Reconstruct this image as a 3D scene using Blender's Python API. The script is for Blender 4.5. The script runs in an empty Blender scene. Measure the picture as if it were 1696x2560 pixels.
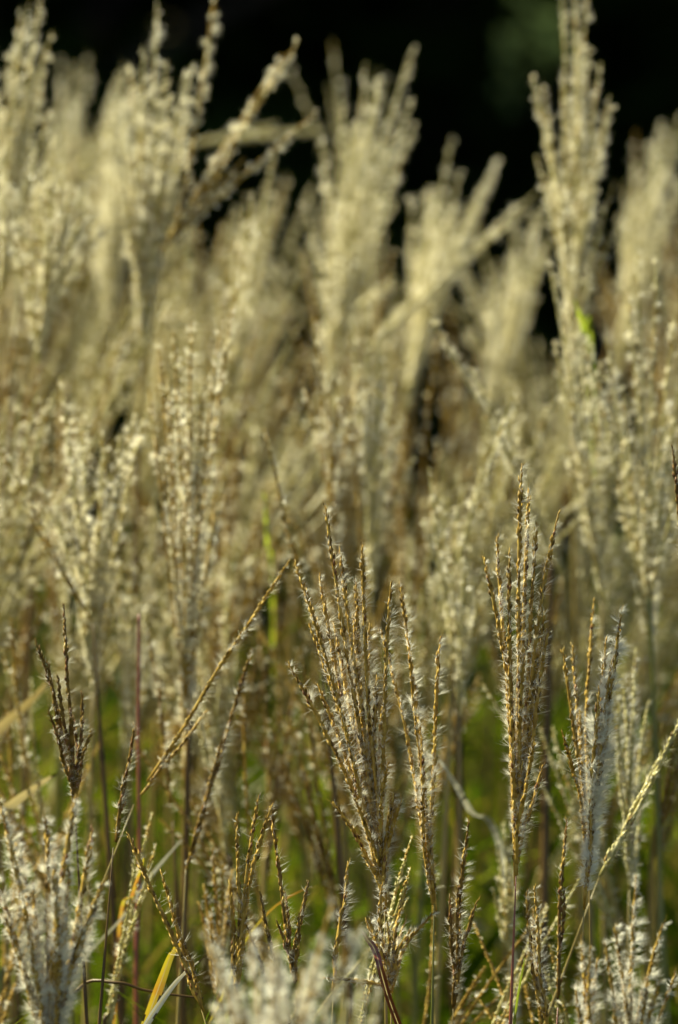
import bpy, math, random
import numpy as np

SC = bpy.context.scene
COL = SC.collection
RNG = np.random.default_rng(20)
random.seed(20)
WIND = np.array([0.85, 0.12, 0.12])          # the breeze blows the silky hairs to the right

# ------------------------------------------------------------------ camera
CAM = np.array([0.0, 0.0, 1.55])
PITCH = math.radians(6.0)
FOCUS = 4.0
W4, H4 = 0.5, 0.5 * 2560 / 1696               # size of the frame in the focal plane, metres
FWD = np.array([0, math.cos(PITCH), -math.sin(PITCH)])
UP = np.array([0, math.sin(PITCH), math.cos(PITCH)])
RIGHT = np.array([1.0, 0, 0])


def at(px, py, d):
    """the real point, d metres away, that stands where the photograph (1568 x 2367) shows px, py"""
    return CAM + FWD * d + RIGHT * ((px - 784) / 1568 * W4 * d / FOCUS) + UP * ((1183.5 - py) / 2367 * H4 * d / FOCUS)


cam = bpy.data.cameras.new('camera')
cam.sensor_fit = 'HORIZONTAL'
cam.sensor_width = 24
cam.lens = 24 * FOCUS / W4
cam.clip_start, cam.clip_end = 0.05, 400
cam.dof.use_dof = True
cam.dof.focus_distance = FOCUS
cam.dof.aperture_fstop = 4.3
cam.dof.aperture_blades = 9
co = bpy.data.objects.new('camera', cam)
co.location = CAM
co.rotation_euler = (math.pi / 2 - PITCH, 0, 0)
COL.objects.link(co)
SC.camera = co

# ------------------------------------------------------------------ light
SUN_EL, SUN_AZ = math.radians(42), math.radians(-52)   # azimuth measured from +Y (view axis), negative = left
sd = np.array([math.sin(SUN_AZ) * math.cos(SUN_EL), math.cos(SUN_AZ) * math.cos(SUN_EL), math.sin(SUN_EL)])
w = bpy.data.worlds.new('World')
SC.world = w
w.use_nodes = True
nt = w.node_tree
sky = nt.nodes.new('ShaderNodeTexSky')
sky.sky_type = 'NISHITA'
sky.sun_disc = False
sky.sun_elevation = SUN_EL
sky.sun_rotation = SUN_AZ
bg = nt.nodes['Background']
bg.inputs['Strength'].default_value = 0.05
nt.links.new(sky.outputs[0], bg.inputs[0])
sun = bpy.data.lights.new('sun', 'SUN')
sun.energy = 5.0
sun.angle = math.radians(0.53)
sun.color = (1.0, 0.955, 0.72)
so = bpy.data.objects.new('sun', sun)
from mathutils import Vector
so.rotation_euler = Vector(sd).to_track_quat('Z', 'Y').to_euler()
so.location = (-5, 3, 8)
COL.objects.link(so)
SC.view_settings.view_transform = 'Standard'
SC.view_settings.look = 'None'
SC.view_settings.exposure = 1.58
SC.view_settings.gamma = 1.0
SC.cycles.use_denoising = True
SC.cycles.max_bounces = 8


# ------------------------------------------------------------------ materials
def leafy(name, c1, c2, scale=60.0, trans=0.4, c3=None, gloss=0.0, stretch=(1, 1, 1)):
    m = bpy.data.materials.new(name)
    m.use_nodes = True
    t = m.node_tree
    t.nodes.clear()
    out = t.nodes.new('ShaderNodeOutputMaterial')
    tc = t.nodes.new('ShaderNodeTexCoord')
    mp = t.nodes.new('ShaderNodeMapping')
    mp.inputs['Scale'].default_value = stretch
    nz = t.nodes.new('ShaderNodeTexNoise')
    nz.inputs['Scale'].default_value = scale
    nz.inputs['Detail'].default_value = 3
    cr = t.nodes.new('ShaderNodeValToRGB')
    cr.color_ramp.elements[0].position = 0.36
    cr.color_ramp.elements[0].color = (*c1, 1)
    cr.color_ramp.elements[1].position = 0.64
    cr.color_ramp.elements[1].color = (*c2, 1)
    if c3:
        e = cr.color_ramp.elements.new(0.5)
        e.color = (*c3, 1)
    df = t.nodes.new('ShaderNodeBsdfDiffuse')
    tr = t.nodes.new('ShaderNodeBsdfTranslucent')
    mx = t.nodes.new('ShaderNodeMixShader')
    mx.inputs[0].default_value = trans
    L = t.links.new
    L(tc.outputs['Object'], mp.inputs[0])
    L(mp.outputs[0], nz.inputs['Vector'])
    L(nz.outputs['Fac'], cr.inputs[0])
    L(cr.outputs[0], df.inputs[0])
    L(cr.outputs[0], tr.inputs[0])
    L(df.outputs[0], mx.inputs[1])
    L(tr.outputs[0], mx.inputs[2])
    last = mx
    if gloss:
        gl = t.nodes.new('ShaderNodeBsdfGlossy')
        gl.inputs['Roughness'].default_value = 0.38
        gl.inputs['Color'].default_value = (0.9, 0.9, 0.85, 1)
        m2 = t.nodes.new('ShaderNodeMixShader')
        m2.inputs[0].default_value = gloss
        L(mx.outputs[0], m2.inputs[1])
        L(gl.outputs[0], m2.inputs[2])
        last = m2
    L(last.outputs[0], out.inputs['Surface'])
    return m


M = {
    'hair': leafy('silky hair', (0.74, 0.71, 0.55), (0.86, 0.84, 0.72), 30, 0.45, gloss=0.06),
    'hair_cream': leafy('cream hair', (0.79, 0.73, 0.49), (0.88, 0.84, 0.66), 20, 0.5, gloss=0.10),
    'gold': leafy('golden husk', (0.29, 0.175, 0.027), (0.55, 0.38, 0.080), 160, 0.2, (0.42, 0.265, 0.048), gloss=0.015),
    'pale': leafy('pale straw husk', (0.36, 0.31, 0.085), (0.60, 0.54, 0.22), 120, 0.25, (0.48, 0.42, 0.14), gloss=0.05),
    'brown': leafy('brown husk', (0.095, 0.053, 0.010), (0.25, 0.16, 0.035), 160, 0.1, (0.165, 0.098, 0.020), gloss=0.015),
    'rust': leafy('russet husk', (0.11, 0.048, 0.018), (0.25, 0.12, 0.04), 160, 0.1, gloss=0.015),
    'stem_tan': leafy('tan straw', (0.19, 0.135, 0.03), (0.33, 0.25, 0.07), 18, 0.05, gloss=0.05),
    'stem_red': leafy('red stalk', (0.17, 0.03, 0.016), (0.24, 0.065, 0.03), 12, 0.0, gloss=0.06),
    'stem_brown': leafy('brown stalk', (0.060, 0.034, 0.010), (0.125, 0.075, 0.022), 14, 0.0, gloss=0.03),
    'stem_green': leafy('green stalk', (0.10, 0.115, 0.015), (0.20, 0.19, 0.035), 14, 0.05, gloss=0.05),
    'green': leafy('green blade', (0.024, 0.052, 0.002), (0.095, 0.155, 0.005), 7, 0.5, gloss=0.0),
    'lime': leafy('lime blade', (0.15, 0.22, 0.005), (0.28, 0.34, 0.012), 7, 0.5, gloss=0.0),
    'olive': leafy('olive blade', (0.10, 0.09, 0.010), (0.21, 0.165, 0.025), 7, 0.4, gloss=0.0),
    'straw': leafy('straw blade', (0.30, 0.23, 0.08), (0.46, 0.38, 0.17), 9, 0.3, gloss=0.03),
    'grey': leafy('bleached blade', (0.34, 0.34, 0.26), (0.52, 0.52, 0.42), 14, 0.2, gloss=0.10),
    'yellow': leafy('dying blade', (0.34, 0.14, 0.015), (0.38, 0.33, 0.015), 26, 0.45, (0.36, 0.26, 0.015), gloss=0.04),
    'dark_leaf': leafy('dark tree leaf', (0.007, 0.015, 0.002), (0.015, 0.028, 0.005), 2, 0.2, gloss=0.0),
    'pale_leaf': leafy('sapling leaf', (0.06, 0.09, 0.03), (0.10, 0.135, 0.045), 2, 0.4),
    'bark': leafy('bark', (0.035, 0.028, 0.02), (0.07, 0.055, 0.04), 14, 0.0, stretch=(1, 1, 0.2)),
    'soil': leafy('soil and litter', (0.025, 0.020, 0.010), (0.085, 0.068, 0.030), 22, 0.0, (0.045, 0.038, 0.016)),
}


# ------------------------------------------------------------------ mesh helpers
def nrm(v):
    return v / np.maximum(np.linalg.norm(v, axis=-1, keepdims=True), 1e-9)


class MB:
    """collects triangles, then links them as ONE mesh object"""

    def __init__(s):
        s.v, s.t, s.m, s.n = [], [], [], 0

    def add(s, v, t, mi):
        v = np.asarray(v, np.float32).reshape(-1, 3)
        t = np.asarray(t, np.int32).reshape(-1, 3)
        s.v.append(v)
        s.t.append(t + s.n)
        s.m.append(np.full(len(t), mi, np.int32) if np.isscalar(mi) else np.asarray(mi, np.int32))
        s.n += len(v)

    def mesh(s, name, mats, smooth=False):
        v = np.concatenate(s.v)
        t = np.concatenate(s.t)
        mi = np.concatenate(s.m)
        me = bpy.data.meshes.new(name)
        me.vertices.add(len(v))
        me.vertices.foreach_set('co', v.ravel())
        me.loops.add(len(t) * 3)
        me.loops.foreach_set('vertex_index', t.ravel())
        me.polygons.add(len(t))
        me.polygons.foreach_set('loop_start', np.arange(0, len(t) * 3, 3, dtype=np.int32))
        me.polygons.foreach_set('loop_total', np.full(len(t), 3, np.int32))
        for m in mats:
            me.materials.append(M[m])
        me.polygons.foreach_set('material_index', mi)
        if smooth:
            me.polygons.foreach_set('use_smooth', np.ones(len(t), bool))
        me.update()
        me.validate()
        return me

    def build(s, name, mats, parent=None, smooth=False):
        o = bpy.data.objects.new(name, s.mesh(name, mats, smooth))
        COL.objects.link(o)
        if parent is not None:
            o.parent = parent
        return o


def tube(mb, pts, rad, mi=0, sides=6):
    pts = np.asarray(pts, float)
    n = len(pts)
    rad = np.broadcast_to(np.asarray(rad, float), (n,))
    t = nrm(np.gradient(pts, axis=0))
    ref = np.array([0.0, 1.0, 0.0]) if abs(t[0][1]) < 0.9 else np.array([1.0, 0, 0])
    u = nrm(np.cross(t, ref))
    v = np.cross(t, u)
    a = np.linspace(0, 2 * math.pi, sides, endpoint=False)
    V = pts[:, None] + rad[:, None, None] * (u[:, None] * np.cos(a)[None, :, None] + v[:, None] * np.sin(a)[None, :, None])
    T = []
    for i in range(n - 1):
        for k in range(sides):
            a0, a1 = i * sides + k, i * sides + (k + 1) % sides
            b0, b1 = a0 + sides, a1 + sides
            T += [(a0, a1, b1), (a0, b1, b0)]
    for k in range(1, sides - 1):
        T += [(0, k + 1, k), ((n - 1) * sides, (n - 1) * sides + k, (n - 1) * sides + k + 1)]
    mb.add(V.reshape(-1, 3), T, mi)


def ribbon(mb, pts, width, mi=0, fold=0.25, side=None, twist=0.0, rib=False):
    """a grass blade: folded along its midrib, tapering to a point"""
    pts = np.asarray(pts, float)
    n = len(pts)
    width = np.asarray(width, float)
    t = nrm(np.gradient(pts, axis=0))
    s = nrm(np.cross(t, np.array([0.0, 0, 1.0]) + 1e-3)) if side is None else nrm(np.broadcast_to(side, (n, 3)) - t * (t @ side)[:, None])
    nn = np.cross(s, t)
    ang = np.linspace(0, twist, n)
    s2 = s * np.cos(ang)[:, None] + nn * np.sin(ang)[:, None]
    n2 = np.cross(s2, t)
    h = width[:, None] / 2
    if rib:
        cs = [(-1, fold), (-0.62, fold * 0.55), (-0.10, 0.05), (0.10, 0.05), (0.62, fold * 0.55), (1, fold)]
        V = np.stack([pts + s2 * h * a + n2 * h * b for a, b in cs], 1).reshape(-1, 3)
        T, mm = [], []
        for i in range(n - 1):
            for k in range(5):
                a = i * 6 + k
                T += [(a, a + 1, a + 7), (a, a + 7, a + 6)]
                m_ = 2 if i > n * 0.90 or (k in (0, 4) and (i * 7 + k * 3) % 11 == 0) else (1 if k == 2 else mi)
                mm += [m_, m_]
        mb.add(V, T, mm)
        return
    V = np.stack([pts - s2 * h + n2 * h * fold, pts, pts + s2 * h + n2 * h * fold], 1).reshape(-1, 3)
    T = []
    for i in range(n - 1):
        for k in (0, 1):
            a = i * 3 + k
            T += [(a, a + 1, a + 4), (a, a + 4, a + 3)]
    mb.add(V, T, mi)


def bez(p0, p1, p2, n):
    t = np.linspace(0, 1, n)[:, None]
    return (1 - t) ** 2 * p0 + 2 * t * (1 - t) * p1 + t * t * p2


def spline(pts, n):
    """Catmull-Rom through pts"""
    p = np.asarray(pts, float)
    if len(p) == 2:
        return p[0] + (p[1] - p[0]) * np.linspace(0, 1, n)[:, None]
    q = np.vstack([2 * p[0] - p[1], p, 2 * p[-1] - p[-2]])
    out = []
    for u in np.linspace(0, len(p) - 1 - 1e-6, n):
        i = int(u)
        f = u - i
        a, b, c, d = q[i:i + 4]
        out.append(0.5 * (2 * b + (c - a) * f + (2 * a - 5 * b + 4 * c - d) * f * f + (3 * b - a - 3 * c + d) * f ** 3))
    return np.array(out)


def spike_geometry(path, fluff=1.0, husk=(0.6, 0.3, 0.1), hair_len=0.0082, bare=0.06, rng=RNG, fat=1.0, wind=WIND, hw=0.00008, beads=0.72, vary=0.6, per=26):
    """one raceme: rachis with husked spikelets (first MB) and the silky hairs that stand off them (second MB)"""
    path = np.asarray(path, float)
    seg = np.linalg.norm(np.diff(path, axis=0), axis=1)
    arc = np.concatenate([[0], np.cumsum(seg)])
    L = arc[-1]
    body, hair = MB(), MB()
    tube(body, path, np.interp(np.linspace(0, 1, len(path)), [0, 0.1, 0.85, 1], np.array([0.0008, 0.0012, 0.0010, 0.0003]) * fat), 1 if husk[0] < 0.5 else 0, 6)
    n = max(6, int(L * (1 - bare) / 0.0029))
    s = np.linspace(L * bare, L - 0.003, n) + rng.normal(0, 0.0006, n)
    P = np.stack([np.interp(s, arc, path[:, k]) for k in range(3)], 1)
    tan = np.gradient(path, axis=0)
    Tn = nrm(np.stack([np.interp(s, arc, tan[:, k]) for k in range(3)], 1))
    u = nrm(np.cross(Tn, np.array([0.3, 1.0, 0.1])))
    v = np.cross(Tn, u)
    phi = (np.arange(n) % 2) * math.pi + rng.normal(0, 0.7, n) + rng.uniform(0, 6.28) + np.arange(n) * 0.13
    R = u * np.cos(phi)[:, None] + v * np.sin(phi)[:, None]
    S = np.cross(Tn, R)
    # husks
    tip_taper = np.clip((L - s) / 0.02, 0.45, 1)
    ln = rng.uniform(0.0052, 0.0070, n) * fat * (0.6 + 0.4 * tip_taper)
    wd = rng.uniform(0.0010, 0.00145, n) * fat * tip_taper
    A = nrm(Tn + R * rng.uniform(0.04, 0.22, n)[:, None] + rng.normal(0, 0.04, (n, 3)))
    B = P + R * 0.0007
    mid = B + A * (ln * 0.42)[:, None]
    V = np.stack([B, mid + S * wd[:, None], mid + R * (wd * 0.8)[:, None], mid - S * wd[:, None], mid - R * (wd * 0.5)[:, None], B + A * ln[:, None]], 1)
    q = np.array([(0, 2, 1), (0, 3, 2), (0, 4, 3), (0, 1, 4), (5, 1, 2), (5, 2, 3), (5, 3, 4), (5, 4, 1)])
    T = (q[None] + (np.arange(n) * 6)[:, None, None]).reshape(-1, 3)
    runs = np.repeat(rng.choice(3, n // 5 + 1, p=husk), 5)[:n]
    flip = rng.random(n) < 0.3
    runs = np.where(flip, rng.choice(3, n, p=husk), runs)
    body.add(V.reshape(-1, 3), T, np.repeat(runs, 8))
    # awns: fine golden bristles
    k = np.nonzero(rng.random(n) < 0.30)[0]
    if len(k):
        o = B[k] + A[k] * ln[k][:, None] * 0.9
        d = nrm(A[k] + rng.normal(0, 0.35, (len(k), 3)) + wind * 0.12)
        e = o + d * rng.uniform(0.003, 0.0085, len(k))[:, None]
        ww = nrm(np.cross(d, rng.normal(0, 1, (len(k), 3)))) * 0.00010
        body.add(np.stack([o - ww, o + ww, e], 1).reshape(-1, 3), np.arange(len(k) * 3).reshape(-1, 3), 0)
    # hairs
    opened = rng.random(n) < beads * min(1.0, 0.55 + 0.45 * fluff)
    on = np.nonzero(opened)[0]
    idx = np.repeat(on, np.maximum(3, (per * fluff * rng.lognormal(-0.15, vary, len(on))).astype(int)))
    m = len(idx)
    if m == 0:
        idx = np.arange(3)
        m = 3
    tight = ((0.08 if vary > 0.5 else 0.18) + (0.28 if vary > 0.7 else 0.42) * rng.random(n) ** 0.8)[idx][:, None]
    out = rng.uniform(0.35, 1.1, n)[idx][:, None]
    wnd = rng.uniform(0.0, 0.95, n)[idx][:, None]
    d = nrm(Tn[idx] * rng.uniform(0.25, 0.8, n)[idx][:, None] + R[idx] * out + wind * wnd + rng.normal(0, 1, (m, 3)) * tight)
    d2 = nrm(d + wind * rng.uniform(0.0, 0.18, m)[:, None] + rng.normal(0, 0.09, (m, 3)) + Tn[idx] * 0.06)
    hl = hair_len * rng.uniform(0.7, 1.3, n)[idx] * rng.uniform(0.6, 1.15, m) * (np.clip(0.5 + 1.3 * s / L, 0.5, 1))[idx] * np.clip((L - s) / 0.03, 0.6, 1)[idx]
    o = B[idx] + A[idx] * rng.uniform(0, 0.0012, m)[:, None]
    mdp = o + d * (hl * 0.55)[:, None]
    e = mdp + d2 * (hl * 0.45)[:, None]
    ww = nrm(np.cross(d, rng.normal(0, 1, (m, 3)))) * hw
    V = np.stack([o - ww, o + ww, mdp - ww * 0.8, mdp + ww * 0.8, e], 1)
    q = np.array([(0, 1, 3), (0, 3, 2), (2, 3, 4)])
    T = (q[None] + (np.arange(m) * 5)[:, None, None]).reshape(-1, 3)
    hair.add(V.reshape(-1, 3), T, 0)
    return body, hair


def tag(o, label=None, cat=None, group=None, kind=None):
    if label:
        o['label'] = label
    if cat:
        o['category'] = cat
    if group:
        o['group'] = group
    if kind:
        o['kind'] = kind
    return o


def empty(name, loc):
    o = bpy.data.objects.new(name, None)
    o.location = loc
    o.empty_display_size = 0.1
    COL.objects.link(o)
    return o


HUSKS = {'gold': (0.66, 0.29, 0.05), 'brown': (0.40, 0.48, 0.12), 'rust': (0.16, 0.44, 0.40), 'straw': (0.88, 0.11, 0.01)}


def leaf_path(p0, az, length, rise, droop, n=9):
    h = np.array([math.cos(az), math.sin(az), 0.0])
    t = np.linspace(0, 1, n)[:, None]
    return p0 + h * length * (0.25 * t + 0.6 * t ** 2) + np.array([0, 0, 1.0]) * length * (rise * t - droop * t ** 2.2)


def blade_width(n, w):
    t = np.linspace(0, 1, n)
    return w * np.clip(np.minimum(0.55 + 2.2 * t, (1 - t) ** 0.7 * 1.35), 0.02, 1)


GREENS = ['green', 'lime', 'olive', 'straw']


def add_leaves(root, ground, base, count, rng):
    for k in range(count):
        f = rng.uniform(0.12, 0.5)
        p0 = (base - ground) * f
        pts = leaf_path(p0, rng.uniform(0.3, 2.84), rng.uniform(0.25, 0.5), rng.uniform(0.5, 0.9), rng.uniform(0.3, 0.8))
        mb = MB()
        ribbon(mb, pts, blade_width(len(pts), rng.uniform(0.004, 0.0075)), 0, 0.35)
        mb.build('leaf', [GREENS[int(rng.choice(4, p=(0.45, 0.12, 0.23, 0.2)))]], root, True)


def head_spikes(base, axis, tips, rng, curve=0.45):
    """the path of every raceme of a head, from the common stalk to its tip"""
    out = []
    reach = max(np.linalg.norm(t - base) for t in tips)
    for t in tips:
        ln = np.linalg.norm(t - base)
        p0 = base + axis * reach * rng.uniform(-0.05, 0.12) * min(1.0, ln / reach) + rng.normal(0, 0.0007, 3)
        dv = t - p0
        side = dv - axis * (dv @ axis)
        p1 = p0 + axis * (dv @ axis) * 0.5 + side * (0.5 - curve * 0.55) + rng.normal(0, 0.003, 3)
        n = 22
        pts = bez(p0, p1, t, n)
        ph = rng.uniform(0, 6.28, 2)
        u = np.linspace(0, 1, n)
        amp = 0.0010 * np.sin(math.pi * np.minimum(u * 1.4, 1)) + 0.0004
        pts[:, 0] += amp * np.sin(u * rng.uniform(4, 9) + ph[0])
        pts[:, 1] += amp * np.sin(u * rng.uniform(4, 9) + ph[1])
        out.append(pts)
    return out


def plume(label, d, base, tips, extra=0, fluff=1.0, husk='gold', stem='stem_tan', group=None, foot=None, hair='hair',
          deep=0.035, leaves=None, sub=True, curve=0.45, hair_len=0.0082, low=(0.55, 0.95), fat=1.05, seed=None):
    rng = np.random.default_rng(seed if seed is not None else abs(hash((base, len(tips), int(d * 100)))) % 99991)
    b = at(*base, d)
    if d > 4.3:
        hair = 'hair_cream'
        fluff *= 0.85
    tp = []
    for t in tips:
        dd = t[2] if len(t) > 2 else d + rng.normal(0, deep * 0.6)
        tp.append(at(t[0], t[1], dd))
    for k in range(extra):
        i, j = rng.integers(len(tips)), rng.integers(len(tips))
        f = rng.random()
        p = tp[i] * f + tp[j] * (1 - f)
        p = b + (p - b) * rng.uniform(*low)
        tp.append(p + np.array([rng.normal(0, 0.008), rng.normal(0, deep), 0]))
    axis = nrm(sum((nrm(t - b) for t in tp[:max(1, len(tips))]), np.zeros(3)))
    if foot is not None:
        low_p = at(foot[0], foot[1], d)
        low_dir = nrm(b - low_p)
    else:
        low_dir = nrm(axis * np.array([0.55, 0.3, 1.0]))
        low_p = b - low_dir * 0.18
    g = low_p - low_dir * (low_p[2] / max(low_dir[2], 0.5))
    g = np.array([low_p[0] + np.clip(g[0] - low_p[0], -0.25, 0.25), low_p[1] + np.clip(g[1] - low_p[1], -0.2, 0.2), 0.0])
    root = empty('grass_plume', g)
    tag(root, label, 'grass plume', group or 'silvergrass plumes in the field')
    reach = max(np.linalg.norm(t - b) for t in tp)
    sp = bez(g - g, (b - g) - low_dir * (b[2] * 0.55), b - g, 22)
    mb = MB()
    rad = np.linspace(0.0021, 0.0011, len(sp)) * (1.9 if d > 4.3 else 1.15)
    rad[-3:] *= (0.85, 0.6, 0.3)
    for i in (5, 11):
        rad[i] *= 1.35
    tube(mb, sp, rad, 0, 7)
    mb.build('stem', [stem], root, True)
    for pts in head_spikes(b - g, axis, [t - g for t in tp], rng, curve):
        far = d > 4.3
        bd, hr = spike_geometry(pts, fluff * rng.uniform(0.75, 1.2), HUSKS[husk], hair_len * (1.0 if far else 1.18), rng=rng, fat=fat * (0.82 if far else 1.0),
                                hw=0.00014 if far else 0.000072 * (1.6 if fluff > 1.8 else 1.0), beads=0.54 if far else 0.82, vary=0.66 if far else 0.5, per=36 if far else 16)
        mats = (['pale', 'gold', 'brown'] if far else ['pale' if husk == 'straw' else 'gold', 'brown', 'rust']) if husk != 'rust' else ['gold', 'brown', 'rust']
        if sub and len(hr.t) and sum(len(q) for q in hr.t) > 90:
            o = bd.build('seed_spike', mats, root)
            hr.build('hair_fringe', [hair], o)
        else:
            bd.add(np.concatenate(hr.v), np.concatenate(hr.t), 3)
            bd.build('seed_spike', mats + [hair], root)
    if leaves is None:
        leaves = 2 if d > 4.3 else 0
    if leaves:
        add_leaves(root, g, b, leaves, rng)
    return root


# ------------------------------------------------------------------ ground
def ground_z(x, y):
    return 0.02 * np.sin(x * 1.7 + y * 0.9) + 0.015 * np.sin(y * 2.3 - x)


gx = np.concatenate([np.linspace(-150, -6, 12), np.linspace(-5, 5, 41), np.linspace(6, 150, 12)])
gy = np.concatenate([np.linspace(-60, 0, 8), np.linspace(0.4, 12, 40), np.linspace(14, 250, 16)])
X, Y = np.meshgrid(gx, gy, indexing='ij')
Vg = np.stack([X, Y, ground_z(X, Y) - 0.03], -1).reshape(-1, 3)
Tg = []
ny = len(gy)
for i in range(len(gx) - 1):
    for j in range(ny - 1):
        a = i * ny + j
        Tg += [(a, a + ny, a + ny + 1), (a, a + ny + 1, a + 1)]
mb = MB()
mb.add(Vg, Tg, 0)
tag(mb.build('ground', ['soil'], None, True), kind='structure')

# ------------------------------------------------------------------ undergrowth: uncounted green blades
rng = np.random.default_rng(5)
mb = MB()
N = 7600
for k in range(N):
    y = rng.uniform(3.0, 9.5) if k % 3 else rng.uniform(4.25, 6.2)
    x = rng.uniform(-1, 1) * (0.35 + 0.16 * y)
    az = rng.uniform(0, 6.28) if y > 5.7 or y < 3.6 else rng.uniform(0.2, 2.94)
    # blades stay below the lower third of the view so the plumes stand clear
    ztop = 1.55 - y * math.tan(math.radians(6.0 + ((0.15 + 1.3 * rng.random() ** 1.5) if y > 4.45 else 4.2)))
    if k % 5 == 0:
        y = rng.uniform(4.75, 6.4)
        ztop = 1.55 - y * math.tan(math.radians(6.0 + rng.uniform(-0.9, 0.7)))
        az = rng.uniform(0.2, 2.94)
    near = k % 9 == 1
    if near:
        y = rng.uniform(4.08, 4.5)
        ztop = 1.55 - y * math.tan(math.radians(6.0 + rng.uniform(1.6, 4.6)))
        az = rng.uniform(0.1, 3.04)
    ln = rng.uniform(0.45, 1.0) * max(0.25, min(1.3, ztop)) * 1.15
    pts = leaf_path(np.array([x, y, ground_z(x, y) - 0.03]), az, ln, rng.uniform(0.85, 1.25), rng.uniform(0.1, 0.75), 8)
    cap = max(0.12, ztop) if y > 4.45 or near else max(0.12, 1.55 - (y + 0.65) * math.tan(math.radians(10.6)))
    if pts[:, 2].max() > cap:
        pts[:, 2] *= cap / pts[:, 2].max()
    mi = int(rng.choice(5, p=(0.15, 0.10, 0.68, 0.04, 0.03) if k % 5 == 0 else (0.60, 0.26, 0.12, 0.01, 0.01)))
    ribbon(mb, pts, blade_width(8, rng.uniform(0.003, 0.007) if near else rng.uniform(0.006, 0.014)), mi, 0.3, twist=rng.uniform(-1.5, 1.5))
tag(mb.build('grass', ['green', 'lime', 'olive', 'straw', 'yellow'], None, True), kind='stuff')

# ------------------------------------------------------------------ plumes one can tell apart
G_F = 'silvergrass plumes standing in sharp focus'
G_L = 'loose seed spikes in the foreground grass'
G_W = 'fluffy white plumes along the bottom'
G_M = 'soft plumes behind the sharp ones'
G_B = 'tall blurred plumes against the dark trees'

plume('broad sharp fan of golden brown spikes, the widest in-focus plume at the centre', 4.0, (890, 2080),
      [(668, 1535, 3.97), (680, 1300), (738, 1330), (752, 1168, 4.0), (786, 1268), (836, 1255, 3.99), (905, 1345), (856, 1440), (815, 1775), (715, 1440), (822, 1345), (872, 1560), (735, 1580),
       (928, 1850, 3.97), (768, 1855, 3.97), (890, 1745), (770, 1440, 4.03), (800, 1500, 4.03)], extra=17, fluff=0.85, curve=0.62, fat=1.15, foot=(893, 2330), group=G_F,
      deep=0.024, low=(0.4, 0.92), seed=1, husk='gold')
plume('slim sharp plume with white hair on its right, close beside the broad centre fan', 4.03, (1004, 2090),
      [(925, 1350), (1020, 1470, 4.05), (948, 1490), (880, 1455, 4.08), (975, 1700)], extra=0, fluff=1.5, curve=0.55, foot=(1000, 2330), group=G_F, stem='stem_green', seed=2)
plume('tall narrow sharp plume standing on a bare red stalk, tips fanned like a brush', 4.0, (1194, 2010),
      [(1118, 1285, 3.98), (1150, 1240), (1180, 1272), (1208, 1070, 4.0), (1224, 1130, 4.01), (1243, 1205), (1292, 1185, 3.99), (1262, 1410), (1228, 1650), (1170, 1560),
       (1215, 1500), (1200, 1720)], extra=7, fluff=0.95, curve=0.6, fat=1.15, foot=(1181, 2360), stem='stem_red', group=G_F, deep=0.02, seed=3)
plume('sharp plume whose tallest spike leans right with thick white fringe, beside the red stalk', 3.97, (1350, 2110),
      [(1440, 1405, 3.96), (1385, 1590, 3.96), (1400, 1480, 3.98)], extra=1, fluff=4.2, foot=(1340, 2360), group=G_F, hair_len=0.0100, deep=0.01, seed=4)
plume('thin soft golden plume with few hairs just left of the white fringed leaning spike', 4.1, (1362, 1990),
      [(1372, 1390, 4.16), (1302, 1500, 4.08), (1325, 1490, 4.1), (1300, 1690, 4.0), (1340, 1640)], fluff=0.55, foot=(1370, 2350), group=G_F, husk='gold', deep=0.02, seed=5)
plume('pale bare spike slanting up to the right edge above the bottom right plumes', 4.14, (1385, 2030),
      [(1575, 1660), (1480, 1860)], extra=1, fluff=0.7, foot=(1340, 2150), husk='straw', group=G_L, hair='hair_cream', deep=0.01, fat=1.4, seed=6)
plume('small young plume with a white tuft bent right, below the broad centre fan', 3.98, (905, 2290),
      [(882, 2045), (942, 2052), (1006, 2108), (738, 2262, 3.97), (950, 2150), (895, 2130), (850, 2120)], extra=2, fluff=1.3, foot=(905, 2400), group=G_F, deep=0.015, seed=7)
plume('small dark brown plume with three upright tips at the left, above the white tufts', 4.07, (172, 1850),
      [(148, 1395), (82, 1480), (135, 1560), (188, 1600), (110, 1640), (170, 1660), (215, 1690)], extra=2, fluff=0.5, husk='rust', stem='stem_brown', foot=(200, 2350), group=G_F, deep=0.02, seed=8)
plume('single dark spike leaning right beside the small dark brown plume', 4.06, (262, 1960),
      [(312, 1672), (285, 1800)], fluff=0.7, husk='rust', stem='stem_brown', foot=(232, 2340), group=G_L, deep=0.01, seed=9)
plume('bunch of thin golden green spikes nearly without hairs, left of centre near the bottom', 3.97, (548, 2300),
      [(549, 1880), (600, 1838), (628, 1862), (575, 2000), (530, 2040)], fluff=0.35, husk='gold', stem='stem_green', foot=(545, 2420), group=G_L, deep=0.014, seed=10, fat=1.1)
plume('crooked brown spike leaning left with two bare side spikes, before the green grass', 3.99, (685, 2290),
      [(627, 1868), (660, 2060), (715, 2035), (690, 2110), (640, 2130)], fluff=0.45, husk='brown', foot=(690, 2420), group=G_L, deep=0.014, seed=11)
plume('long bare double spike leaning far left over the yellow dying blade', 3.97, (465, 2330),
      [(298, 1928), (372, 2018), (420, 2180)], fluff=0.3, husk='gold', foot=(500, 2450), group=G_L, deep=0.008, curve=0.2, fat=1.2, seed=12)
plume('long thin spike slanting right up to the left edge of the broad centre fan', 4.14, (310, 1860),
      [(668, 1295, 4.12), (480, 1640, 4.16)], fluff=0.75, husk='gold', foot=(270, 1960), group=G_L, deep=0.01, hair='hair_cream', curve=0.1, seed=13)
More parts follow.
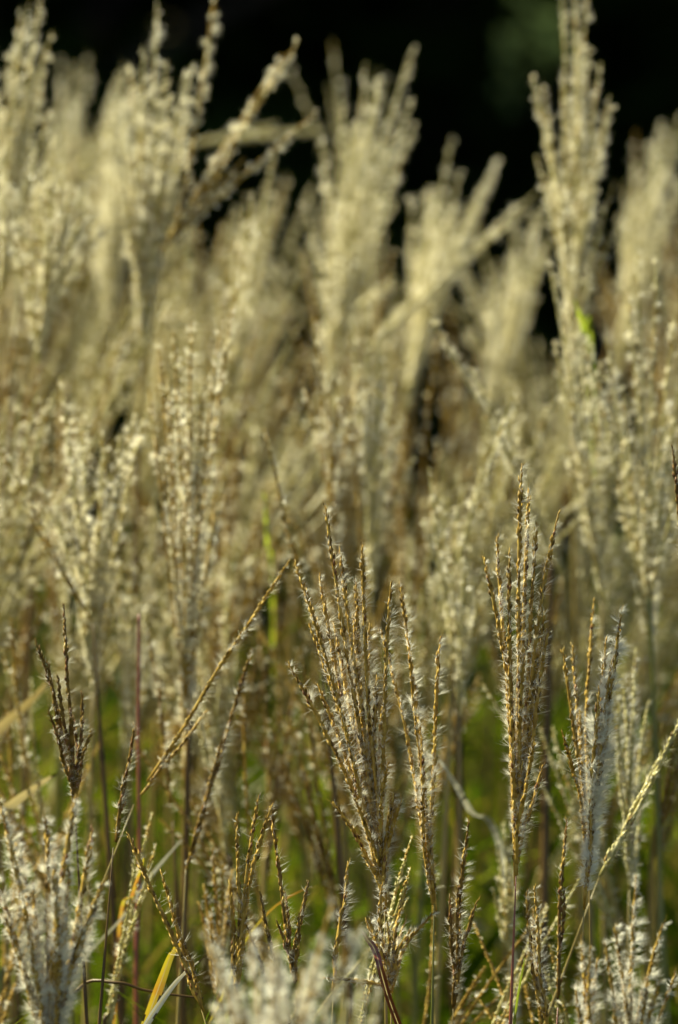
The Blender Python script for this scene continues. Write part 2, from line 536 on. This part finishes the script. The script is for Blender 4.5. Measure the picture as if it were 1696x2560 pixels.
plume('thin slanting spike parallel to and below the long one that meets the centre fan', 4.2, (430, 2010),
      [(585, 1500, 4.2), (520, 1690, 4.2)], fluff=0.9, husk='brown', foot=(420, 2200), group=G_L, deep=0.01, seed=14)
plume('slim brown spikes in a low pair between the centre fan and the red stalk', 4.06, (1048, 2330),
      [(1083, 1895), (1060, 2050), (1105, 2080), (1040, 2070)], fluff=0.8, husk='brown', foot=(1046, 2450), group=G_L, deep=0.012, seed=15)
plume('low plume with white fringe just right of the bare red stalk', 4.02, (1262, 2380),
      [(1236, 2048), (1216, 2062), (1250, 2150)], fluff=1.0, husk='gold', foot=(1266, 2480), group=G_L, deep=0.01, seed=16)
plume('straight dark russet spike rising right of the red stalk, nearly hairless', 4.07, (1290, 2330),
      [(1312, 1890), (1305, 2050)], fluff=0.5, husk='rust', stem='stem_red', foot=(1284, 2450), group=G_L, deep=0.01, seed=17)
plume('red brown spike cut off by the right edge halfway up', 4.06, (1590, 1700),
      [(1556, 1030), (1572, 1180), (1600, 1100)], fluff=0.5, husk='rust', stem='stem_red', foot=(1590, 2200), group=G_L, deep=0.01, seed=18)
plume('dense white woolly plume with golden spikes in the bottom left corner', 3.82, (118, 2520),
      [(0, 1850), (38, 1950), (105, 1890), (172, 1845), (212, 1920), (122, 1985), (238, 2040), (160, 2010), (-20, 2010), (75, 2060), (190, 2150)], extra=4, fluff=2.7, fat=1.5,
      hair_len=0.0095, foot=(120, 2750), group=G_W, deep=0.03, seed=19, low=(0.6, 0.9))
plume('strongly blurred white plume at the bottom centre, nearest to the viewer', 3.48, (640, 2800),
      [(470, 2150), (505, 2230), (575, 2160), (655, 2245), (700, 2240), (770, 2080), (620, 2220), (545, 2290), (830, 2140), (740, 2260)], extra=7, fluff=3.2,
      hair_len=0.0095, foot=(650, 3000), group=G_W, deep=0.03, seed=20, low=(0.7, 0.95))
plume('blurred pale brown plume leaning right beside the nearest white one at the bottom', 3.44, (720, 2860),
      [(850, 2165), (880, 2290), (800, 2310)], extra=2, fluff=1.1, husk='straw', foot=(700, 3000), group=G_W, deep=0.03, seed=21)
plume('low white plume with many upright spikes in the bottom right corner', 3.84, (1440, 2640),
      [(1472, 2025), (1398, 2180), (1420, 2140), (1532, 2135), (1562, 2250), (1500, 2250)], extra=3, fluff=2.4, hair_len=0.0085, foot=(1430, 2800),
      group=G_W, deep=0.03, seed=22)
plume('low fluffy plume with a bright white side, left of the bottom right corner plume', 3.82, (1372, 2560),
      [(1345, 2160), (1365, 2190), (1330, 2280)], extra=1, fluff=1.9, hair_len=0.008, foot=(1380, 2700), group=G_W, deep=0.015, seed=23)
plume('dark drooping twin spikes behind the nearest white plume, bent to the left', 3.96, (690, 2420),
      [(570, 2140), (600, 2060), (640, 2230)], fluff=0.5, husk='brown', foot=(700, 2520), group=G_L, deep=0.01, seed=24)
plume('thin spike with silvery tip standing left of the broad centre fan base', 3.98, (772, 2290),
      [(805, 1990), (790, 2100)], fluff=0.9, husk='gold', foot=(765, 2420), group=G_L, deep=0.01, seed=25)

# soft ones behind the focal plane
plume('tall soft plume with reddish lower spikes, left of centre behind the sharp fan', 4.45, (430, 1800),
      [(548, 655), (362, 790), (400, 760), (440, 745), (470, 860), (505, 1090), (515, 1130), (345, 900), (420, 900), (385, 1100)], extra=10, fluff=1.08, husk='brown',
      stem='stem_brown', foot=(422, 2150), group=G_M, deep=0.04, seed=30, curve=0.6)
plume('soft cream plume fanning wide at the far left, its thin left spikes dark', 4.48, (215, 1600),
      [(138, 870), (190, 940), (345, 930), (310, 960), (265, 1120), (235, 1000), (90, 1120), (170, 1150)], extra=10, fluff=1.28, husk='gold', foot=(205, 2050), group=G_M, deep=0.04,
      seed=31, hair_len=0.0095)
plume('soft dark spike leaning left out of the picture at the left edge', 4.42, (215, 1440),
      [(-15, 1010), (60, 1180)], fluff=0.80, husk='brown', stem='stem_brown', foot=(240, 1800), group=G_M, deep=0.01, seed=32)
plume('large soft cream plume on a green stalk along the right edge', 4.55, (1503, 1560),
      [(1345, 770), (1400, 780), (1475, 560), (1520, 590), (1565, 700), (1420, 900), (1590, 820), (1450, 680), (1550, 950)], extra=10, fluff=1.08, husk='gold', stem='stem_green',
      foot=(1520, 1900), group=G_M, deep=0.05, seed=33, hair_len=0.008)
plume('soft cream plume left of the large one on the green stalk', 4.62, (1392, 1380),
      [(1270, 600), (1300, 700), (1335, 730), (1365, 780), (1290, 850)], extra=8, fluff=1.04, husk='gold', foot=(1395, 1800), group=G_M, deep=0.05, seed=34)
plume('soft olive plume behind the gap between the centre fan and the red stalk', 4.5, (1062, 1640),
      [(990, 1080), (1020, 1150), (1055, 1180), (1085, 1250), (975, 1200), (1100, 1330)], extra=8, fluff=0.88, husk='straw', foot=(1062, 2050), group=G_M, deep=0.04, seed=35)
plume('soft dark stemmed spike leaning left above the broad centre fan', 4.42, (745, 1500),
      [(610, 990), (640, 1150)], fluff=0.48, husk='brown', stem='stem_brown', foot=(770, 1800), group=G_M, deep=0.01, seed=36)
plume('soft thin dark plume directly above the broad centre fan', 4.6, (780, 1330),
      [(725, 730), (705, 900), (780, 880), (830, 860), (745, 1000)], extra=7, fluff=0.96, husk='brown', foot=(790, 1700), group=G_M, deep=0.04, seed=37)
plume('soft pale plume upright between the centre fan and the tall blurred group behind', 4.7, (860, 1380),
      [(810, 730), (850, 700), (880, 760), (905, 880), (935, 960)], extra=9, fluff=1.12, husk='straw', hair='hair_cream', foot=(865, 1700), group=G_M, deep=0.05, seed=38)
plume('soft spotted plume arching left, its open tufts like beads, above the red stalk', 4.6, (1300, 1330),
      [(1000, 740), (1090, 850), (1160, 960)], extra=2, fluff=1.04, husk='gold', foot=(1330, 1700), group=G_M, deep=0.03, seed=39, curve=0.3)
plume('soft bead like spike curving down right of the sharp fan tips', 4.5, (1060, 1290),
      [(1190, 900), (1140, 1000)], fluff=1.04, husk='straw', foot=(1040, 1700), group=G_M, deep=0.02, seed=40)
plume('soft ochre plume low behind the dark brown plume at left', 4.6, (300, 1780),
      [(260, 1300), (300, 1250), (330, 1330), (370, 1440)], extra=7, fluff=0.88, husk='gold', foot=(310, 2100), group=G_M, deep=0.04, seed=41)
plume('soft thin russet plume between the slanting long spike and the soft tall plume', 4.4, (400, 1900),
      [(345, 1460), (370, 1560)], fluff=0.40, husk='rust', stem='stem_brown', foot=(415, 2200), group=G_M, deep=0.01, seed=42)
plume('soft low pale plume right of the white fringed leaning spike', 4.3, (1455, 2060),
      [(1470, 1500), (1500, 1620), (1440, 1560), (1420, 1640)], extra=3, fluff=1.04, husk='straw', foot=(1450, 2350), group=G_M, deep=0.03, seed=43)
plume('soft tawny plume hanging between the two sharp plumes right of centre', 4.35, (1180, 2200),
      [(1165, 1900), (1150, 1950), (1195, 1960)], extra=7, fluff=0.64, husk='gold', foot=(1170, 2450), group=G_M, deep=0.03, seed=44)
plume('soft tawny cluster low at left centre behind the thin golden green spikes', 4.25, (510, 2330),
      [(490, 1960), (515, 2000), (470, 2050), (540, 2010)], extra=7, fluff=0.56, husk='gold', foot=(505, 2500), group=G_M, deep=0.03, seed=45)

# tall blurred ones at the back
plume('tall blurred cream plume on a dark stalk left of centre, tip touching the top', 4.8, (328, 800),
      [(362, 5), (330, 105), (300, 150), (385, 140), (445, 150), (420, 260), (270, 330), (400, 400), (290, 450)], extra=30, fluff=1.29, hair='hair_cream', stem='stem_brown',
      foot=(318, 1150), group=G_B, low=(0.6, 0.98), deep=0.05, hair_len=0.0095, seed=50)
plume('blurred russet spikes leaning far right across the dark trees at upper left', 4.75, (385, 560),
      [(692, 92), (500, -20), (735, 258), (545, 345)], extra=5, fluff=1.5, husk='brown', foot=(330, 900), group=G_B, low=(0.6, 0.98), deep=0.02, fat=1.3, seed=51, curve=0.15)
plume('tall blurred pale plume in the top left corner', 4.85, (5, 660),
      [(95, -15), (50, 20), (120, 75), (20, 120), (70, 200), (-30, 60), (-20, 250)], extra=22, fluff=1.09, hair='hair_cream', foot=(-10, 1000), group=G_B, low=(0.6, 0.98), deep=0.05, seed=52)
plume('blurred full cream plume on a dark stalk near the left edge', 4.72, (88, 830),
      [(70, 320), (115, 370), (200, 390), (170, 420), (20, 420), (225, 480), (130, 300)], extra=30, fluff=1.29, hair='hair_cream', stem='stem_brown', foot=(78, 1150), group=G_B, low=(0.6, 0.98), deep=0.06,
      seed=53)
plume('blurred plume at the centre rising highest against the dark trees', 5.1, (760, 930),
      [(846, 145), (872, 180), (958, 110), (962, 285), (742, 325), (905, 355), (700, 470), (820, 300), (790, 240), (880, 420)], extra=34, fluff=1.22, hair='hair_cream', husk='straw',
      foot=(745, 1300), group=G_B, low=(0.6, 0.98), deep=0.07, seed=54)
plume('dim thin blurred spikes behind the highest centre plume', 5.7, (840, 700),
      [(768, 95), (872, 160), (670, 160)], extra=3, fluff=0.41, husk='straw', hair='hair_cream', foot=(830, 1000), group=G_B, low=(0.6, 0.98), deep=0.03, seed=55)
plume('blurred plume with two tips splayed right, between centre and the right tall plume', 5.3, (935, 950),
      [(1046, 318), (1062, 395), (1155, 365), (1008, 430), (985, 445), (1125, 420), (1090, 500), (950, 560)], extra=30, fluff=1.22, husk='straw', hair='hair_cream', foot=(900, 1300), group=G_B,
      low=(0.6, 0.98), deep=0.08, seed=56)
plume('tall blurred column of golden spikes at upper right, cut by the top edge', 4.82, (1322, 900),
      [(1300, -60), (1330, -40), (1362, -30), (1230, 180), (1252, 200), (1388, 145), (1412, 245), (1345, 100), (1300, 180), (1240, 360), (1420, 420)], extra=30, fluff=1.02, husk='gold',
      foot=(1330, 1300), group=G_B, low=(0.6, 0.98), deep=0.05, seed=57, curve=0.75)
plume('blurred pale plume swept right in the upper right corner', 5.5, (1420, 900),
      [(1572, 262), (1540, 290), (1500, 330), (1465, 370), (1445, 420), (1590, 380), (1530, 450)], extra=34, fluff=1.29, husk='straw', hair='hair_cream', foot=(1390, 1300), group=G_B, low=(0.6, 0.98), deep=0.08,
      seed=58)
plume('blurred pale arched plume bending right below the dark gap', 5.2, (860, 800),
      [(1240, 445), (1120, 560), (1040, 590)], extra=6, fluff=1.02, husk='straw', hair='hair_cream', foot=(800, 1150), group=G_B, low=(0.6, 0.98), deep=0.03, seed=59, curve=0.5, fat=1.3)
plume('blurred pale mound of silky spikes at upper left, widest of the back row', 5.4, (255, 800),
      [(285, 140), (310, 190), (245, 235), (270, 170), (330, 260), (220, 320), (200, 420)], extra=40, fluff=1.50, husk='straw', hair='hair_cream', foot=(240, 1200), group=G_B, low=(0.6, 0.98), deep=0.08, seed=60,
      hair_len=0.009)
plume('dim blurred plume with two short tips behind the left pale mound', 5.75, (150, 700),
      [(140, 135), (205, 125), (175, 230), (110, 260)], extra=19, fluff=1.09, husk='straw', hair='hair_cream', foot=(140, 1000), group=G_B, low=(0.6, 0.98), deep=0.06, seed=61)
plume('blurred yellowish plume left of the highest centre plume', 5.0, (520, 980),
      [(638, 335), (612, 420), (570, 480), (545, 560), (625, 520)], extra=25, fluff=0.95, husk='gold', hair='hair_cream', foot=(500, 1300), group=G_B, low=(0.6, 0.98), deep=0.06, seed=62)
plume('blurred horizontal pale spikes crossing the dark gap at upper left', 5.6, (450, 330),
      [(745, 300), (640, 285)], extra=3, fluff=0.54, husk='straw', hair='hair_cream', foot=(380, 480), group=G_B, low=(0.6, 0.98), deep=0.02, seed=63, fat=1.5)
plume('blurred slender plume leaning right under the arched pale one', 5.2, (760, 760),
      [(915, 640), (870, 690)], extra=5, fluff=0.88, husk='straw', hair='hair_cream', foot=(730, 1000), group=G_B, low=(0.6, 0.98), deep=0.03, seed=64, fat=1.3)
plume('blurred pale plume filling the space left of the golden column at upper right', 5.45, (1120, 1000),
      [(1240, 480), (1200, 540), (1260, 560), (1150, 600), (1180, 640)], extra=30, fluff=1.22, husk='straw', hair='hair_cream', foot=(1080, 1300), group=G_B, low=(0.6, 0.98), deep=0.08, seed=65)

# ------------------------------------------------------------------ plumes in the mass behind: copies of a few kinds
KINDS = []


def make_kind(i, n, spread, lean, husk, fluff):
    r = np.random.default_rng(700 + i)
    h = 1.0
    root = empty('grass_plume', (0, 0, 0))
    base = np.array([lean * 0.06, 0, h])
    axis = nrm(np.array([lean, 0, 1.0]))
    tips = []
    for k in range(n):
        a = r.uniform(0, 6.28)
        q = r.uniform(0, 1) ** 0.6 * spread
        ln = r.uniform(0.5, 1.0) * 0.37
        dv = nrm(axis + np.array([math.cos(a) * q, math.sin(a) * q, 0]))
        tips.append(base + dv * ln + np.array([(lean + 0.1) * r.uniform(0.02, 0.16), 0, -0.05 * lean * r.random()]))
    mb = MB()
    sp = spline([np.zeros(3), np.array([lean * 0.02, 0, h * 0.6]), base, base + axis * 0.05], 14)
    tube(mb, sp, np.linspace(0.0030, 0.0018, 14), 0, 5)
    mb.build('stem', [('stem_tan', 'stem_brown', 'stem_green')[i % 3]], root, True)
    for pts in head_spikes(base, axis, tips, r):
        bd, hr = spike_geometry(pts, fluff * r.uniform(0.8, 1.2), HUSKS[husk], 0.0080, rng=r, wind=WIND, hw=0.00015, beads=0.36, vary=0.95)
        bd.add(np.concatenate(hr.v), np.concatenate(hr.t), 3)
        bd.build('seed_spike', ['pale', 'gold', 'brown', 'hair_cream'] if husk == 'straw' else ['pale', 'gold', 'brown', 'hair_cream'] if husk == 'gold' and len(KINDS) % 2 else ['gold', 'brown', 'brown', 'hair_cream'] if husk == 'gold' else ['gold', 'brown', 'rust', 'hair_cream'], root)
    if n > 8:
        add_leaves(root, np.zeros(3), base, 3, r)
    KINDS.append(root)


for n, sp_, l, hk, fl in [(17, 0.24, 0.15, 'straw', 1.1), (20, 0.24, 0.20, 'straw', 1.2), (15, 0.20, -0.05, 'gold', 0.9), (18, 0.20, 0.30, 'straw', 1.1),
                          (16, 0.22, 0.10, 'gold', 1.0), (21, 0.28, 0.16, 'gold', 1.2),
                          (5, 0.12, 0.1, 'brown', 0.45), (4, 0.10, -0.12, 'gold', 0.5), (6, 0.16, 0.2, 'gold', 0.4), (3, 0.07, 0.25, 'gold', 0.45)]:
    make_kind(len(KINDS), n, sp_, l, hk, fl)
used = set()


def place_kind(i, loc, rz, tilt, sc, label, group):
    src = KINDS[i]
    if i not in used:
        used.add(i)
        o = src
    else:
        o = src.copy()
        COL.objects.link(o)
        for ch in src.children:
            c = ch.copy()
            COL.objects.link(c)
            c.parent = o
    o.location = loc
    o.rotation_euler = (0, tilt, rz)
    o.scale = (1, 1, sc)
    tag(o, label, 'grass plume', group)


SIL_X = [-200, 0, 120, 200, 300, 450, 520, 640, 700, 800, 850, 900, 930, 980, 1100, 1150, 1240, 1320, 1450, 1568, 1800]
SIL_Y = [150, 170, 300, 260, 240, 360, 460, 440, 450, 380, 330, 480, 620, 520, 540, 640, 560, 420, 430, 330, 330]
rng = np.random.default_rng(33)
BANDS = [
    (6.05, 24, 90, 420, 'dim cream plume glimpsed in the gaps behind the farthest blurred row', 'plumes glimpsed behind the farthest row'),
    (5.6, 24, 0, 300, 'blurred cream plume in the farthest row under the dark trees', 'farthest row of blurred plumes'),
    (5.3, 22, 180, 520, 'blurred cream plume in the hazy second row before the farthest plumes', 'second row of blurred plumes'),
    (5.0, 22, 380, 760, 'blurred straw plume among the crowd halfway up behind the soft plumes', 'crowd of blurred plumes halfway up'),
    (4.75, 17, 600, 950, 'soft straw plume in the crowd just above and behind the sharp fans', 'crowd of soft plumes behind the fans'),
]
LOW = [
    (4.45, 13, 1280, 1750, 'soft thin plume low in the green grass behind the sharp fans', 'thin soft plumes low in the grass'),
    (4.2, 10, 1750, 2250, 'thin slightly soft plume standing in the grass just behind the sharp stalks', 'thin plumes just behind the sharp stalks'),
    (4.9, 10, 1150, 1500, 'blurred thin plume deep in the olive gaps under the cream crowd', 'thin plumes deep in the gaps'),
]
for d, cnt, lo, hi, label, group in LOW:
    for k in range(cnt):
        px = -60 + (k + rng.uniform(0.1, 0.9)) / cnt * 1700
        dd = d + rng.normal(0, 0.07)
        top = at(px, rng.uniform(lo, hi), dd)
        tilt = rng.normal(0.02, 0.05)
        place_kind(6 + int(rng.integers(4)), (top[0] - tilt * top[2], top[1], 0), rng.choice([0.0, 0.5, 3.1]) + rng.normal(0, 0.4), tilt, top[2] / 1.33, label, group)
for d, cnt, lo, hi, label, group in BANDS:
    for k in range(cnt):
        px = -340 + (k + rng.uniform(0.1, 0.9)) / cnt * 2240
        py = float(np.interp(px, SIL_X, SIL_Y)) + rng.uniform(lo, hi)
        dd = d + rng.normal(0, 0.12)
        i = int(rng.integers(len(KINDS)))
        top = at(px, py, dd)
        tilt = rng.normal(0.03, 0.035)
        rz = rng.choice([0.0, 0.0, 0.4, -0.4, 3.0]) + rng.normal(0, 0.25)
        sc = top[2] / 1.33
        place_kind(i, (top[0] - tilt * top[2], top[1], 0), rz, tilt, sc, label, group)

# ------------------------------------------------------------------ single blades and twigs
def blade(name, label, mat, pts, width, fold=0.3, side=None, group='single grass leaves among the plumes', cat='grass leaf', twist=0.0):
    P = [at(*p) for p in pts]
    last = P[-1]
    prev = P[-2]
    dr = nrm(last - prev)
    P.append(last + dr * 0.12 + np.array([0, 0.10, -0.02]))
    P.append(np.array([last[0] + dr[0] * 0.22, last[1] + 0.28, last[2] * 0.4]))
    P.append(np.array([last[0] + dr[0] * 0.24, last[1] + 0.32, -0.02]))
    g = P[-1].copy()
    sp = spline([p - g for p in P[::-1]], 40)
    t = np.linspace(0, 1, 40)
    w = width * np.clip(np.minimum(0.6 + t, (1 - t) ** 0.6 * 2.0), 0.03, 1)
    mb = MB()
    ribbon(mb, sp, w, 0, fold, np.array(side) if side is not None else np.array([1.0, 0.3, 0.2]), twist, rib=True)
    o = mb.build(name, [mat, 'straw', 'stem_brown'], None, True)
    o.location = g
    return tag(o, label, cat, group)


blade('grass_leaf', 'yellow and orange dying blade with bent tip, beside the bleached grey blade', 'yellow', [(432, 2172, 4.06), (400, 2200, 4.06), (372, 2270, 4.06), (340, 2360, 4.06), (310, 2460, 4.06)], 0.0075)
blade('grass_leaf', 'bleached grey folded blade slanting down left under the long bare double spike', 'grey', [(482, 2205, 3.98), (420, 2255, 3.98), (372, 2315, 3.98), (325, 2390, 3.98), (280, 2480, 3.98)], 0.005, 0.6)
blade('grass_leaf', 'wide blurred straw blade slanting in the left edge beside the dark brown plume', 'straw', [(125, 1560, 4.45), (70, 1620, 4.45), (-20, 1700, 4.45), (-90, 1790, 4.45)], 0.010)
blade('grass_leaf', 'pale blurred blade just above the woolly bottom left plume', 'straw', [(135, 1785, 4.3), (80, 1820, 4.3), (20, 1865, 4.3), (-40, 1930, 4.3)], 0.009)
blade('grass_leaf', 'small lime blade tip shining high among the soft plumes at right', 'lime', [(1326, 685, 4.6), (1336, 715, 4.61), (1350, 765, 4.66)], 0.0035)
blade('grass_leaf', 'upright lime blade between the soft plumes left of the centre fan tips', 'lime', [(610, 1115, 4.6), (613, 1180, 4.62), (618, 1260, 4.67)], 0.0028)
blade('grass_leaf', 'pale grey blade slanting right behind the long bare double spike', 'grey', [(435, 1925, 4.3), (390, 1975, 4.3), (345, 2030, 4.3), (290, 2110, 4.3)], 0.003)
blade('grass_leaf', 'pale blade slanting left behind the slim plume beside the centre fan', 'grey', [(1005, 1740, 4.3), (1045, 1800, 4.32), (1085, 1870, 4.36)], 0.005)
blade('grass_leaf', 'thin green blade leaning right beside the bare red stalk', 'lime', [(1218, 2195, 4.0), (1205, 2260, 4.0), (1192, 2340, 4.0), (1180, 2450, 4.0)], 0.002)
blade('grass_leaf', 'thin orange blade arching across the green behind the crooked brown spike', 'yellow', [(760, 2042, 4.2), (690, 2062, 4.2), (620, 2110, 4.2), (560, 2190, 4.2), (520, 2290, 4.2)], 0.0015)
blade('grass_leaf', 'golden blade bent at an angle above the yellow dying blade', 'yellow', [(335, 1975, 4.12), (325, 2010, 4.13), (306, 2068, 4.17)], 0.003)
blade('grass_leaf', 'short red brown blade tip poking out left of the young plume base', 'stem_red', [(836, 2148, 3.95), (848, 2170, 3.95), (868, 2200, 3.95), (890, 2280, 3.95)], 0.005)


def twig(label, pts, r, mat):
    P = [at(*p) for p in pts]
    g = np.array([P[-1][0], P[-1][1], 0.0])
    P.append(g + np.array([0.02, 0, 0]))
    mb = MB()
    sp = spline([p - g for p in P], 36)
    tube(mb, sp, np.linspace(r * 0.5, r, 36), 0, 6)
    o = mb.build('dry_stalk', [mat], None, True)
    o.location = g
    return tag(o, label, 'dry stalk', 'bare stalks between the plumes')


twig('thin brown twig lying nearly level above the bottom edge at left', [(470, 2308, 4.08), (400, 2300, 4.08), (330, 2288, 4.08), (270, 2272, 4.08), (180, 2290, 4.1), (120, 2500, 4.1)], 0.0016, 'stem_brown')
twig('thick dark stalk upright behind the thin golden green spikes', [(440, 1640, 4.4), (432, 1850, 4.4), (428, 2100, 4.4), (425, 2500, 4.4)], 0.0038, 'stem_brown')
twig('dark russet stalk upright left of the long slanting spike', [(322, 1420, 4.35), (320, 1700, 4.35), (322, 2000, 4.35), (318, 2500, 4.35)], 0.0022, 'stem_red')
twig('dark wide blurred stalk behind the gap left of the red stalk', [(1062, 1500, 4.6), (1060, 1700, 4.6), (1062, 1900, 4.6), (1060, 2500, 4.6)], 0.006, 'stem_brown')
twig('blurred olive stalk behind the soft tawny plume right of the red stalk', [(1275, 1300, 4.6), (1268, 1600, 4.6), (1262, 1900, 4.6), (1262, 2500, 4.6)], 0.005, 'stem_brown')
twig('blurred green stalk near the right edge below the large soft plume', [(1500, 1380, 4.5), (1515, 1650, 4.5), (1525, 2000, 4.5), (1535, 2500, 4.5)], 0.003, 'stem_green')

# ------------------------------------------------------------------ the shaded wood behind
def crown_mesh(i, n, mat, rx, rz, leaf):
    r = np.random.default_rng(900 + i)
    # lobes: clumps of leaves spread through the crown's volume, uneven outline
    nl = 60
    a = r.uniform(0, 6.28, nl)
    zz = r.uniform(0.02, 1.0, nl)
    rr = rx * np.clip(1.15 - zz ** 1.6, 0.1, 1) * r.uniform(0.35, 1.0, nl)
    C = np.stack([np.cos(a) * rr, np.sin(a) * rr, zz * rz], 1)
    k = r.integers(0, nl, n)
    dv = nrm(r.normal(0, 1, (n, 3)))
    P = C[k] + dv * (r.uniform(0.1, 1, n) ** 0.5 * r.uniform(0.45, 0.8, nl)[k])[:, None]
    P[:, 2] = np.maximum(P[:, 2], 0.03)
    d = nrm(dv + r.normal(0, 0.6, (n, 3)) + np.array([0, 0, -0.3]))
    s = nrm(np.cross(d, r.normal(0, 1, (n, 3))))
    ln = leaf * r.uniform(0.6, 1.3, n)
    V = np.stack([P, P + d * (ln * 0.45)[:, None] + s * (ln * 0.28)[:, None], P + d * ln[:, None], P + d * (ln * 0.45)[:, None] - s * (ln * 0.28)[:, None]], 1)
    q = np.array([(0, 1, 2), (0, 2, 3)])
    T = (q[None] + (np.arange(n) * 4)[:, None, None]).reshape(-1, 3)
    mb = MB()
    mb.add(V.reshape(-1, 3), T, 0)
    return mb


def trunk_mb(i, h, r0):
    r = np.random.default_rng(950 + i)
    mb = MB()
    pts = np.stack([r.normal(0, 0.05, 8).cumsum(), r.normal(0, 0.05, 8).cumsum(), np.linspace(-0.1, h, 8)], 1)
    tube(mb, pts, np.linspace(r0, r0 * 0.25, 8), 0, 9)
    for k in range(7):
        f = r.uniform(0.25, 0.85)
        p = pts[int(f * 7)]
        a = r.uniform(0, 6.28)
        e = p + np.array([math.cos(a), math.sin(a), 0.6]) * h * 0.22
        tube(mb, bez(p, (p + e) / 2 + np.array([0, 0, 0.15]), e, 6), np.linspace(r0 * 0.35, r0 * 0.1, 6), 0, 6)
    return mb


TREE_LABELS = {}
protos = []
for i in range(3):
    root = empty('shade_tree', (0, 0, 0))
    trunk_mb(i, 6.5, 0.16).build('trunk', ['bark'], root, True)
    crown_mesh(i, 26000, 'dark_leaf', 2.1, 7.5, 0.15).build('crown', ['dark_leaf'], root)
    protos.append(root)
spots = []
r = np.random.default_rng(77)
for row, (y, n) in enumerate([(15.0, 9), (18.0, 9), (21.0, 9)]):
    for k in range(n):
        spots.append((-11 + k * 2.6 + row * 1.1 + r.normal(0, 0.3), y + r.normal(0, 0.4)))
for j, (x, y) in enumerate(spots):
    src = protos[j % 3]
    if j < 3:
        o = src
    else:
        o = src.copy()
        COL.objects.link(o)
        for ch in src.children:
            c = ch.copy()
            COL.objects.link(c)
            c.parent = o
    o.location = (x, y, 0)
    o.rotation_euler = (0, 0, r.uniform(0, 6.28))
    sc = r.uniform(0.9, 1.2)
    o.scale = (sc, sc, sc)
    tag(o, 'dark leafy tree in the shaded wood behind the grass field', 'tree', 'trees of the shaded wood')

p = at(1212, 100, 9.6)
root = empty('sapling', (p[0] + 0.1, p[1] + 0.2, 0))
mb = MB()
tube(mb, spline([(0, 0, -0.05), (0.03, 0, 0.8), (-0.05, -0.1, p[2] - 0.1)], 10), np.linspace(0.014, 0.004, 10), 0, 6)
mb.build('trunk', ['bark'], root, True)
rr = np.random.default_rng(4)
n = 46
P = np.array([p[0], p[1], p[2]]) - np.array(root.location) + rr.normal(0, 1, (n, 3)) * np.array([0.032, 0.04, 0.045])
d = nrm(rr.normal(0, 1, (n, 3)) + np.array([0, 0, -0.4]))
s = nrm(np.cross(d, rr.normal(0, 1, (n, 3))))
ln = rr.uniform(0.03, 0.055, n)
V = np.stack([P, P + d * (ln * 0.45)[:, None] + s * (ln * 0.25)[:, None], P + d * ln[:, None], P + d * (ln * 0.45)[:, None] - s * (ln * 0.25)[:, None]], 1)
mb = MB()
mb.add(V.reshape(-1, 3), (np.array([(0, 1, 2), (0, 2, 3)])[None] + (np.arange(n) * 4)[:, None, None]).reshape(-1, 3), 0)
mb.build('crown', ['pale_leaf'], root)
tag(root, 'slender sapling catching dim light before the shaded wood at upper right', 'sapling')
